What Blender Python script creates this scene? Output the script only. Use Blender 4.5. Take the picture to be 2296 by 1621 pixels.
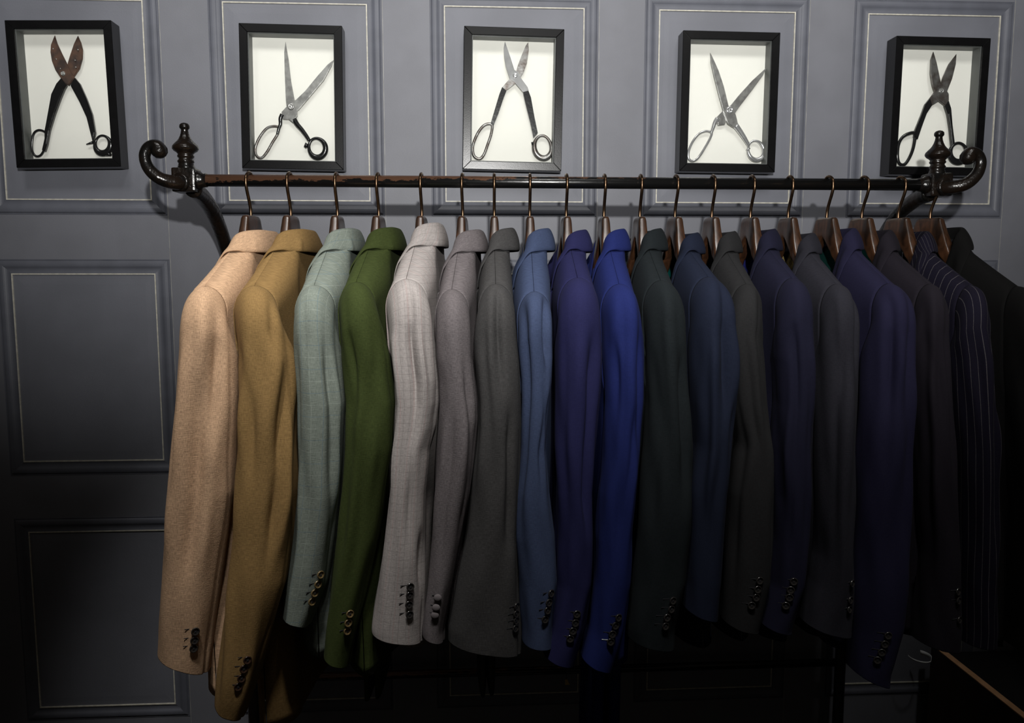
import bpy, bmesh, math, random
from mathutils import Vector, Matrix

# ------------------------------------------------------------------ camera, world, lights, exposure
IW, IH = 2296, 1621
FPX = 1815.67
YAW, PITCH = math.radians(3.2486), math.radians(6.2213)
CAMZ = 1.5
WALL_Y = 1.9663            # distance camera -> wall
RAIL_Y = 1.62              # distance camera -> garment rail
scene = bpy.context.scene
for o in list(bpy.data.objects):
    bpy.data.objects.remove(o, do_unlink=True)
C = scene.collection

cam_d = bpy.data.cameras.new('camera'); cam = bpy.data.objects.new('camera', cam_d); C.objects.link(cam)
cam.location = (0, 0, CAMZ); cam.rotation_euler = (math.pi/2 - PITCH, 0, -YAW)
cam_d.sensor_width = 36.0; cam_d.lens = FPX/IW*36.0; cam_d.clip_start = .05
scene.camera = cam

w = bpy.data.worlds.new('world'); scene.world = w; w.use_nodes = True
w.node_tree.nodes['Background'].inputs[0].default_value = (1.0, .88, .74, 1)
w.node_tree.nodes['Background'].inputs[1].default_value = .018
vs = scene.view_settings
vs.view_transform = 'Standard'; vs.look = 'None'; vs.exposure = 0.0; vs.gamma = 1.0; vs.use_curve_mapping = False

def spot(name, loc, aim, watts, size, blend, col=(1, 1, 1), radius=.03):
    d = bpy.data.lights.new(name, 'SPOT'); o = bpy.data.objects.new(name, d); C.objects.link(o)
    d.energy = watts; d.spot_size = math.radians(size); d.spot_blend = blend; d.color = col; d.shadow_soft_size = radius
    o.location = loc; o.rotation_euler = (Vector(aim)-Vector(loc)).to_track_quat('-Z', 'Y').to_euler()
    return o
# the photographer's flash just above and behind the lens, head tilted upwards, wide rectangular beam
fl = spot('flash_light', (.06, -.30, CAMZ+.34), (.22, WALL_Y, CAMZ+.84), 160, 76, 1.0, (1, .988, .965), .02)
fl.scale = (1.7, 1, 1)
# ceiling track spots washing the framed shears
for i, x in enumerate((-.86, -.36, .14, .64, 1.14)):
    spot('wall_spot_light', (x, .95, CAMZ+1.30), (x, WALL_Y, CAMZ+.52), (19, 23, 26, 23, 19)[i], 56, 1.0, (1, .985, .96), .15)
# ceiling spots pointing down at the jackets
for i, x in enumerate((-.43, -.16, .12, .40, .68, .93)):
    xs = (-.42, -.12, .12, .36, .60, 1.16)[i]
    spot('jacket_spot_light', (xs, .72, CAMZ+1.30), (x, 1.40, CAMZ-.12), (90, 66, 54, 42, 36, 20)[i], 29, 1.0, (1, .975, .94), .06)

# ------------------------------------------------------------------ helpers
SY, CY, SP, CP = math.sin(YAW), math.cos(YAW), math.sin(PITCH), math.cos(PITCH)
FWD = Vector((SY*CP, CY*CP, -SP)); RIGHT = Vector((CY, -SY, 0)); UP = RIGHT.cross(FWD)
def ray(px, py, Y):
    """world point seen at photo pixel (px,py) at distance Y in front of the camera plane y=0"""
    d = FWD + RIGHT*((px-IW/2)/FPX) - UP*((py-IH/2)/FPX)
    p = d*(Y/d.y)
    return Vector((p.x, p.y, p.z+CAMZ))
RAIL_Z = ray(1044, 408, RAIL_Y).z

def lerp(a, b, t): return a+(b-a)*t
def clamp(v, a=0., b=1.): return max(a, min(b, v))
def smooth(t): t = clamp(t); return t*t*(3-2*t)
def interp(tab, x):
    if x <= tab[0][0]: return tab[0][1:]
    for p, q in zip(tab, tab[1:]):
        if x <= q[0]:
            t = (x-p[0])/(q[0]-p[0]+1e-9)
            return tuple(lerp(a, b, t) for a, b in zip(p[1:], q[1:]))
    return tab[-1][1:]
def catmull(pts, n):
    out = []
    m = len(pts)
    for i in range(m-1):
        p0, p1, p2, p3 = pts[max(i-1, 0)], pts[i], pts[i+1], pts[min(i+2, m-1)]
        for k in range(n):
            t = k/n
            out.append(tuple(.5*((2*b)+(-a+c)*t+(2*a-5*b+4*c-d)*t*t+(-a+3*b-3*c+d)*t**3) for a, b, c, d in zip(p0, p1, p2, p3)))
    out.append(tuple(pts[-1]))
    return out

def link(name, me, mats=None, parent=None):
    o = bpy.data.objects.new(name, me); C.objects.link(o)
    if mats is not None:
        for m in (mats if isinstance(mats, (list, tuple)) else [mats]): me.materials.append(m)
    if parent: o.parent = parent
    return o
def tag(o, label, cat, group=None):
    o['label'] = label; o['category'] = cat
    if group: o['group'] = group
    return o
def empty(name, loc, rz=0, label=None, cat=None, group=None):
    o = bpy.data.objects.new(name, None); C.objects.link(o); o.location = loc; o.rotation_euler = (0, 0, rz)
    o.empty_display_size = .05
    if label: tag(o, label, cat, group)
    return o
def mesh(name, verts, faces, smooth_=True, uvs=None):
    me = bpy.data.meshes.new(name); me.from_pydata([tuple(v) for v in verts], [], faces); me.update()
    if smooth_:
        for p in me.polygons: p.use_smooth = True
    if uvs is not None:
        l = me.uv_layers.new(name='cloth')
        for lp in me.loops: l.data[lp.index].uv = uvs[lp.vertex_index]
    return me
def fix_normals(me):
    bm = bmesh.new(); bm.from_mesh(me); bmesh.ops.recalc_face_normals(bm, faces=bm.faces); bm.to_mesh(me); bm.free(); return me
def grid(name, rows, closed=False, uvs=None, smooth_=True):
    """rows: list of equally long vertex lists"""
    n = len(rows[0]); v = [p for r in rows for p in r]; f = []
    for i in range(len(rows)-1):
        for k in range(n if closed else n-1):
            k2 = (k+1) % n
            f.append((i*n+k, i*n+k2, (i+1)*n+k2, (i+1)*n+k))
    return mesh(name, v, f, smooth_, [q for r in uvs for q in r] if uvs else None)
def box(bm, c, s, rot=None):
    r = bmesh.ops.create_cube(bm, size=1)
    M = Matrix.Translation(c) @ (rot or Matrix.Identity(4)) @ Matrix.Diagonal((s[0], s[1], s[2], 1))
    bmesh.ops.transform(bm, matrix=M, verts=r['verts'])
def box_obj(name, c, s, mat, parent=None, bev=0.0, rot=None):
    bm = bmesh.new(); box(bm, c, s, rot)
    if bev: bmesh.ops.bevel(bm, geom=bm.edges[:], offset=bev, segments=2, affect='EDGES', profile=.6)
    me = bpy.data.meshes.new(name); bm.to_mesh(me); bm.free()
    return link(name, me, mat, parent)
def tube(name, pts, rad, mat, parent=None, seg=12, closed=False, cap=True, flat=1.0, flat_axis=None):
    """swept circular tube; rad = number or list"""
    P = [Vector(p) for p in pts]; n = len(P)
    R = [rad]*n if isinstance(rad, (int, float)) else list(rad)
    V = []; F = []
    up = None
    for i in range(n):
        if closed: t = P[(i+1) % n]-P[i-1]
        else: t = P[min(i+1, n-1)]-P[max(i-1, 0)]
        t.normalize()
        if flat_axis is not None: nrm = (Vector(flat_axis)-t*t.dot(Vector(flat_axis))).normalized()
        else:
            if up is None: up = t.orthogonal().normalized()
            nrm = (up-t*t.dot(up)).normalized(); up = nrm
        bi = t.cross(nrm)
        for k in range(seg):
            a = 2*math.pi*k/seg
            V.append(P[i]+nrm*(math.cos(a)*R[i]*flat)+bi*(math.sin(a)*R[i]))
    for i in range(n if closed else n-1):
        j = (i+1) % n
        for k in range(seg):
            k2 = (k+1) % seg
            F.append((i*seg+k, i*seg+k2, j*seg+k2, j*seg+k))
    if cap and not closed:
        F.append(tuple(range(seg))[::-1]); F.append(tuple(range((n-1)*seg, n*seg)))
    return link(name, fix_normals(mesh(name, V, F)), mat, parent)
def lathe(name, prof, mat, parent=None, seg=28, M=None, loc=(0, 0, 0)):
    """prof: list of (radius, z)"""
    V = []; F = []; n = len(prof)
    for r, z in prof:
        for k in range(seg):
            a = 2*math.pi*k/seg; V.append(Vector((r*math.cos(a), r*math.sin(a), z)))
    for i in range(n-1):
        for k in range(seg):
            k2 = (k+1) % seg
            F.append((i*seg+k, i*seg+k2, (i+1)*seg+k2, (i+1)*seg+k))
    F.append(tuple(range(seg))[::-1]); F.append(tuple(range((n-1)*seg, n*seg)))
    if M is not None: V = [M @ v for v in V]
    o = link(name, fix_normals(mesh(name, V, F)), mat, parent); o.location = loc
    return o

# ------------------------------------------------------------------ materials
def new_mat(name):
    m = bpy.data.materials.new(name); m.use_nodes = True
    nt = m.node_tree; return m, nt, nt.nodes['Principled BSDF']
def N(nt, t, **kw):
    n = nt.nodes.new(t)
    for k, v in kw.items(): setattr(n, k, v)
    return n
def setin(node, **kw):
    for k, v in kw.items(): node.inputs[k.replace('_', ' ')].default_value = v
def plain(name, col, rough=.5, metal=0., spec=.5, noise=0., nscale=40., bump=0., bscale=200., col2=None, coat=0.):
    m, nt, b = new_mat(name); setin(b, Roughness=rough, Metallic=metal); b.inputs['Specular IOR Level'].default_value = spec
    b.inputs['Coat Weight'].default_value = coat
    b.inputs['Base Color'].default_value = (*col, 1)
    tc = N(nt, 'ShaderNodeTexCoord')
    if noise or col2:
        nz = N(nt, 'ShaderNodeTexNoise'); setin(nz, Scale=nscale, Detail=5.); nt.links.new(tc.outputs['Object'], nz.inputs['Vector'])
        rp = N(nt, 'ShaderNodeValToRGB')
        c2 = col2 or tuple(c*(1-noise) for c in col)
        rp.color_ramp.elements[0].position = .38; rp.color_ramp.elements[0].color = (*c2, 1)
        rp.color_ramp.elements[1].position = .62; rp.color_ramp.elements[1].color = (*col, 1)
        nt.links.new(nz.outputs['Fac'], rp.inputs['Fac']); nt.links.new(rp.outputs['Color'], b.inputs['Base Color'])
    if bump:
        nb = N(nt, 'ShaderNodeTexNoise'); setin(nb, Scale=bscale, Detail=3.); nt.links.new(tc.outputs['Object'], nb.inputs['Vector'])
        bp = N(nt, 'ShaderNodeBump'); setin(bp, Strength=bump, Distance=.002)
        nt.links.new(nb.outputs['Fac'], bp.inputs['Height']); nt.links.new(bp.outputs['Normal'], b.inputs['Normal'])
    return m
def math_node(nt, op, a, b=None):
    n = N(nt, 'ShaderNodeMath', operation=op)
    for i, v in enumerate((a, b)):
        if v is None: continue
        if isinstance(v, (int, float)): n.inputs[i].default_value = v
        else: nt.links.new(v, n.inputs[i])
    return n.outputs[0]
def mixc(nt, fac, a, b):
    n = N(nt, 'ShaderNodeMix', data_type='RGBA')
    for s, v in ((n.inputs[0], fac), (n.inputs[6], a), (n.inputs[7], b)):
        if isinstance(v, (int, float)): s.default_value = v
        elif isinstance(v, tuple): s.default_value = (*v, 1)
        else: nt.links.new(v, s)
    return n.outputs[2]
def fabric(name, col, var=.3, weave=1.0, sheen=.05, pattern=None, rough=.9):
    """woven cloth; the cloth UV is in metres along weft (u) and warp (v)"""
    m, nt, b = new_mat(name)
    uv = N(nt, 'ShaderNodeUVMap', uv_map='cloth').outputs[0]
    def nz(sx, sy, detail=2.):
        mp = N(nt, 'ShaderNodeMapping'); mp.inputs['Scale'].default_value = (sx, sy, 1); nt.links.new(uv, mp.inputs['Vector'])
        n = N(nt, 'ShaderNodeTexNoise', noise_dimensions='2D'); setin(n, Scale=1., Detail=detail); nt.links.new(mp.outputs[0], n.inputs['Vector'])
        return n.outputs['Fac']
    warp = nz(900, 130); weft = nz(110, 900); cloud = nz(14, 9, 3.)
    th = math_node(nt, 'MULTIPLY', math_node(nt, 'ADD', warp, weft), .5)
    th = math_node(nt, 'MULTIPLY', math_node(nt, 'SUBTRACT', th, .5), 2.4*weave)
    k = math_node(nt, 'ADD', math_node(nt, 'MULTIPLY', th, var*2), math_node(nt, 'MULTIPLY', math_node(nt, 'SUBTRACT', cloud, .5), var*.22))
    k = math_node(nt, 'ADD', k, 1.0)
    sep = N(nt, 'ShaderNodeSeparateXYZ'); nt.links.new(uv, sep.inputs[0]); u, v = sep.outputs[0], sep.outputs[1]
    base = None; height = th
    def line(coord, period, width, off=0.):
        f = math_node(nt, 'FRACT', math_node(nt, 'ADD', math_node(nt, 'DIVIDE', coord, period), off+50))
        return math_node(nt, 'LESS_THAN', f, width/period)
    base = col
    if pattern == 'twill':
        d = math_node(nt, 'FRACT', math_node(nt, 'MULTIPLY', math_node(nt, 'ADD', u, math_node(nt, 'MULTIPLY', v, 1.1)), 420))
        d = math_node(nt, 'ABSOLUTE', math_node(nt, 'SUBTRACT', d, .5))
        base = mixc(nt, math_node(nt, 'MULTIPLY', d, 1.3), tuple(c*1.18 for c in col), tuple(c*.72 for c in col))
        height = math_node(nt, 'ADD', th, math_node(nt, 'MULTIPLY', d, -.7))
    elif pattern == 'windowpane':
        pale = tuple(c*1.55+.03 for c in col); blue = (col[0]*.62, col[1]*.78, col[2]*1.05)
        base = mixc(nt, math_node(nt, 'MULTIPLY', line(u, .034, .0011), .36), col, pale)
        base = mixc(nt, math_node(nt, 'MULTIPLY', line(v, .040, .0011), .36), base, pale)
        base = mixc(nt, math_node(nt, 'MULTIPLY', line(u, .034, .0012, .5), .55), base, blue)
        base = mixc(nt, math_node(nt, 'MULTIPLY', line(v, .040, .0012, .5), .55), base, blue)
    elif pattern == 'check':
        dk = tuple(c*.62 for c in col); red = (col[0]*1.0, col[1]*.78, col[2]*.78)
        base = mixc(nt, math_node(nt, 'MULTIPLY', line(u, .012, .0012), .42), col, dk)
        base = mixc(nt, math_node(nt, 'MULTIPLY', line(v, .014, .0012), .42), base, dk)
        base = mixc(nt, math_node(nt, 'MULTIPLY', line(u, .024, .002, .3), .4), base, red)
    elif pattern == 'pinstripe':
        base = mixc(nt, math_node(nt, 'MULTIPLY', line(u, .0155, .0011), math_node(nt, 'ADD', .12, math_node(nt, 'MULTIPLY', nz(300, 500), .5))), col, (.19, .175, .18))
    mul = N(nt, 'ShaderNodeMix', data_type='RGBA', blend_type='MULTIPLY'); mul.inputs[0].default_value = 1.
    if isinstance(base, tuple): mul.inputs[6].default_value = (*base, 1)
    else: nt.links.new(base, mul.inputs[6])
    cb = N(nt, 'ShaderNodeCombineColor')
    for i in range(3): nt.links.new(k, cb.inputs[i])
    nt.links.new(cb.outputs[0], mul.inputs[7]); nt.links.new(mul.outputs[2], b.inputs['Base Color'])
    setin(b, Roughness=rough); b.inputs['Specular IOR Level'].default_value = .08
    b.inputs['Sheen Weight'].default_value = sheen; b.inputs['Sheen Roughness'].default_value = .45
    b.inputs['Sheen Tint'].default_value = (*[min(1, c*1.2+.25) for c in col], 1)
    bp = N(nt, 'ShaderNodeBump'); setin(bp, Strength=.35*weave, Distance=.0006)
    nt.links.new(height, bp.inputs['Height']); nt.links.new(bp.outputs['Normal'], b.inputs['Normal'])
    return m

M_wall = plain('wall_paper', (.166, .170, .193), .52, noise=.10, nscale=9, bump=.10, bscale=420)
M_field = plain('panel_paper', (.160, .166, .193), .52, noise=.12, nscale=7, bump=.10, bscale=420)
M_mould = plain('moulding_paint', (.118, .124, .150), .5, noise=.16, nscale=14, bump=.08, bscale=420)
M_bead = plain('cream_line', (.60, .575, .49), .5, noise=.22, nscale=120)
M_seam = plain('paper_seam', (.36, .355, .33), .5, noise=.4, nscale=30)
M_floor = plain('floor_dark', (.03, .025, .02), .5, noise=.3, nscale=12)
M_frame = plain('frame_black', (.0045, .0045, .005), .27, spec=.42, noise=.2, nscale=60, bump=.04, bscale=500)
M_liner = plain('frame_liner', (.10, .106, .103), .45, noise=.1)
M_card = plain('card_white', (.90, .885, .83), .8, noise=.02, nscale=5)
M_iron = plain('iron_black', (.0050, .0046, .0042), .26, spec=.55, bump=.8, bscale=95, col2=(.012, .0075, .005), nscale=30)
M_railw = None
M_steel = plain('steel', (.46, .455, .445), .30, metal=.72, noise=.35, nscale=70, bump=.05, bscale=300)
M_chrome = plain('chrome', (.68, .68, .69), .18, metal=.72, noise=.15, nscale=60)
M_rust = plain('rusty_steel', (.15, .085, .06), .5, metal=.55, col2=(.07, .05, .045), nscale=55, bump=.12, bscale=200)
M_grey = plain('worn_steel', (.26, .255, .25), .34, metal=.75, col2=(.13, .11, .10), nscale=60, bump=.1, bscale=220)
M_enamel = plain('black_enamel', (.010, .010, .011), .2, spec=.6, bump=.08, bscale=160)
M_hook = plain('hook_bronze', (.20, .125, .075), .3, metal=1., noise=.3, nscale=90)
M_brown_btn = plain('button_brown', (.045, .022, .014), .28, noise=.4, nscale=300, coat=.3)
M_horn_btn = plain('button_horn', (.15, .105, .045), .28, col2=(.07, .045, .018), nscale=260, coat=.3)
M_black_btn = plain('button_black', (.022, .020, .019), .16, spec=.8, coat=.6)
M_thread = plain('thread', (.02, .02, .024), .9)
M_white = plain('white_paper', (.75, .77, .78), .7)
M_goldtag = plain('gold_card', (.62, .45, .16), .45, noise=.1)
M_lit_edge = plain('cabinet_lit_edge', (.70, .40, .21), .45, col2=(.58, .32, .16), nscale=35)  # paler copy of the panel wood, light on the edge put into its colour
M_wood_dark = plain('cabinet_dark_wood', (.060, .034, .018), .5, noise=.3, nscale=20)
M_black = plain('black_leather', (.006, .006, .006), .6, bump=.2)

def wood_mat():
    m, nt, b = new_mat('walnut'); tc = N(nt, 'ShaderNodeTexCoord')
    mp = N(nt, 'ShaderNodeMapping'); mp.inputs['Scale'].default_value = (60, 22, 9); mp.inputs['Rotation'].default_value = (.5, .1, 0)
    nt.links.new(tc.outputs['Object'], mp.inputs[0])
    n = N(nt, 'ShaderNodeTexNoise'); setin(n, Scale=2.2, Detail=6., Distortion=1.2); nt.links.new(mp.outputs[0], n.inputs['Vector'])
    r = N(nt, 'ShaderNodeValToRGB'); e = r.color_ramp.elements
    e[0].position = .3; e[0].color = (.014, .007, .004, 1); e[1].position = .72; e[1].color = (.085, .036, .017, 1)
    nt.links.new(n.outputs['Fac'], r.inputs[0]); nt.links.new(r.outputs[0], b.inputs['Base Color'])
    setin(b, Roughness=.33); b.inputs['Coat Weight'].default_value = .5; b.inputs['Coat Roughness'].default_value = .3
    return m
M_walnut = wood_mat()
def rail_mat():
    m, nt, b = new_mat('worn_rail'); tc = N(nt, 'ShaderNodeTexCoord')
    sp = N(nt, 'ShaderNodeSeparateXYZ'); nt.links.new(tc.outputs['Object'], sp.inputs[0])
    mp = N(nt, 'ShaderNodeMapping'); mp.inputs['Scale'].default_value = (22, 60, 60); nt.links.new(tc.outputs['Object'], mp.inputs[0])
    n = N(nt, 'ShaderNodeTexNoise'); setin(n, Scale=1.6, Detail=7., Roughness=.7); nt.links.new(mp.outputs[0], n.inputs['Vector'])
    # bare brown metal along the top where hooks slide, most of it near one end
    f = math_node(nt, 'ADD', math_node(nt, 'MULTIPLY', sp.outputs[2], 55.), math_node(nt, 'MULTIPLY', sp.outputs[0], -.95))
    f = math_node(nt, 'ADD', f, math_node(nt, 'MULTIPLY', math_node(nt, 'SUBTRACT', n.outputs['Fac'], .5), 2.2))
    r = N(nt, 'ShaderNodeValToRGB'); e = r.color_ramp.elements
    e[0].position = .28; e[0].color = (0, 0, 0, 1); e[1].position = .36; e[1].color = (1, 1, 1, 1); nt.links.new(f, r.inputs[0])
    c = mixc(nt, r.outputs[0], (.006, .006, .006), (.17, .085, .05)); nt.links.new(c, b.inputs['Base Color'])
    setin(b, Roughness=.25); b.inputs['Specular IOR Level'].default_value = .6
    nt.links.new(math_node(nt, 'MULTIPLY', r.outputs[0], .45), b.inputs['Metallic'])
    bp = N(nt, 'ShaderNodeBump'); setin(bp, Strength=.4, Distance=.001); nt.links.new(n.outputs['Fac'], bp.inputs['Height']); nt.links.new(bp.outputs[0], b.inputs['Normal'])
    return m
M_railw = rail_mat()
def glass_mat():
    m, nt, b = new_mat('pane_glass'); out = nt.nodes['Material Output']; nt.nodes.remove(b)
    t = N(nt, 'ShaderNodeBsdfTransparent'); t.inputs[0].default_value = (.985, .99, .985, 1)
    g = N(nt, 'ShaderNodeBsdfGlossy'); g.inputs['Roughness'].default_value = .02
    fr = N(nt, 'ShaderNodeFresnel'); fr.inputs[0].default_value = 1.30
    mx = N(nt, 'ShaderNodeMixShader'); nt.links.new(fr.outputs[0], mx.inputs[0]); nt.links.new(t.outputs[0], mx.inputs[1]); nt.links.new(g.outputs[0], mx.inputs[2])
    nt.links.new(mx.outputs[0], out.inputs[0]); return m
M_glass = glass_mat()

# ------------------------------------------------------------------ the wall and its panelling
def struct(o): o['kind'] = 'structure'; return o
wall = struct(link('wall_back', mesh('wall_back', [(-2.4, WALL_Y, 0), (2.6, WALL_Y, 0), (2.6, WALL_Y, 2.9), (-2.4, WALL_Y, 2.9), (-2.4, WALL_Y+.1, 0), (2.6, WALL_Y+.1, 0), (2.6, WALL_Y+.1, 2.9), (-2.4, WALL_Y+.1, 2.9)],
    [(0, 1, 2, 3), (4, 7, 6, 5), (0, 4, 5, 1), (1, 5, 6, 2), (2, 6, 7, 3), (3, 7, 4, 0)], False), M_wall))
struct(link('floor', mesh('floor', [(-2.4, -1.2, 0), (2.6, -1.2, 0), (2.6, WALL_Y+.1, 0), (-2.4, WALL_Y+.1, 0), (-2.4, -1.2, -.05), (2.6, -1.2, -.05), (2.6, WALL_Y+.1, -.05), (-2.4, WALL_Y+.1, -.05)],
    [(0, 1, 2, 3), (4, 7, 6, 5), (0, 4, 5, 1), (1, 5, 6, 2), (2, 6, 7, 3), (3, 7, 4, 0)], False), M_floor))
PW, PH = .3265, .4465
def rect_loops(prof, hw, hh, closed_inner=False):
    V = []; F = []
    for o, h in prof:
        for sx, sz in ((-1, -1), (1, -1), (1, 1), (-1, 1)): V.append((sx*(hw+o), -h, sz*(hh+o)))
    for i in range(len(prof)-1):
        for k in range(4):
            k2 = (k+1) % 4; F.append((i*4+k, i*4+k2, (i+1)*4+k2, (i+1)*4+k))
    return V, F
MOULD = [(.0345, .0), (.0340, .0010), (.0328, .0010), (.0322, .0002), (.0312, .0002), (.0300, .0022), (.0275, .0036), (.0235, .0042), (.0195, .0040), (.0165, .0030), (.0140, .0017), (.0110, .0008), (.0075, .0006), (.0050, .0010), (.0028, .0016), (.0016, .0018)]
V, F = rect_loops(MOULD, PW/2, PH/2)
me_mould = mesh('moulding', V, F, False)
V, F = rect_loops([(.0016, .0016), (.0012, .0028), (-.0012, .0028), (-.0016, .0002)], PW/2, PH/2)
me_bead = mesh('bead', V, F, False)
hw, hh = PW/2-.0016, PH/2-.0016
V, F = rect_loops([(0, .0002), (-.010, .0004), (-.022, .0010), (-.040, .0012)], hw, hh); F.append((12, 13, 14, 15))
me_field = mesh('wall_panel', V, F, False)
for me_, m_ in ((me_mould, M_mould), (me_bead, M_bead), (me_field, M_field)): me_.materials.append(m_)
def inst(name, me, parent, loc=(0, 0, 0)):
    o = bpy.data.objects.new(name, me); C.objects.link(o); o.parent = parent; o.location = loc; return o
COLX = [-.8949+.5062*i for i in range(-1, 6)]
for cxp in COLX:
    for zc in (.3934, -.2252, -.8462):
        p = inst('wall_panel', me_field, wall, (cxp, WALL_Y, CAMZ+zc))
        inst('moulding', me_mould, p); inst('bead', me_bead, p)
    s = box_obj('paper_seam', (cxp+PW/2+.0365, WALL_Y-.0001, 1.45), (.0010, .0008, 2.88), M_seam, wall)

# ------------------------------------------------------------------ framed shears
FR = [(-.89713, .39806, .0171), (-.39276, .39759, -.0106), (.11205, .39905, -.0166), (.62013, .39866, -.0067), (1.1289, .39436, -.0091)]
FWd, FHt, FD, FB = .23, .32, .045, .0185
FLAB = ['black deep box frame with rusty tin snips, leftmost on the wall', 'black box frame with silver shears whose blade touches its right side',
        'box frame with black-handled pointed snips, sheen on its front, above the rail middle', 'black box frame with all-silver tailor shears, second from the right',
        'black deep box frame with black-handled shears, rightmost, behind the rail finial']
for i, (fx, fz, rt) in enumerate(FR):
    fo = empty('picture_frame', (fx, WALL_Y, CAMZ+fz), 0, FLAB[i], 'picture frame', 'box frames with shears')
    fo.rotation_euler = (0, -rt, 0)
    W2, H2 = FWd/2, FHt/2
    def bar(a, b, ai, bi):
        # mitred bar: outer corners a,b  inner corners ai,bi (x,z)
        V = []
        for (x, z) in (a, b, bi, ai): V.append((x, -.0006, z))
        for (x, z) in (a, b, bi, ai): V.append((x, -FD, z))
        me = mesh('frame_bar', V, [(0, 3, 2, 1), (4, 5, 6, 7), (0, 1, 5, 4), (1, 2, 6, 5), (2, 3, 7, 6), (3, 0, 4, 7)], False)
        fix_normals(me)
        bm = bmesh.new(); bm.from_mesh(me); bmesh.ops.bevel(bm, geom=bm.edges[:], offset=.0009, segments=1, affect='EDGES'); bm.to_mesh(me); bm.free()
        link('frame_bar', me, M_frame, fo)
    g = .00015
    O = [(-W2, -H2), (W2, -H2), (W2, H2), (-W2, H2)]; I = [(-W2+FB, -H2+FB), (W2-FB, -H2+FB), (W2-FB, H2-FB), (-W2+FB, H2-FB)]
    for k in range(4): bar(O[k], O[(k+1) % 4], I[k], I[(k+1) % 4])
    iw, ih = W2-FB, H2-FB
    card = box_obj('backing_card', (0, -.006, 0), (2*iw, .003, 2*ih), M_card, fo)
    for sx in (-1, 1): box_obj('liner', (sx*(iw-.001), -.0235, 0), (.002, .031, 2*ih), M_liner, fo)
    for sz in (-1, 1): box_obj('liner', (0, -.0235, sz*(ih-.001)), (2*iw-.004, .031, .002), M_liner, fo)
    box_obj('glass_pane', (0, -.0395, 0), (2*iw, .0015, 2*ih), M_glass, fo)

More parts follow.
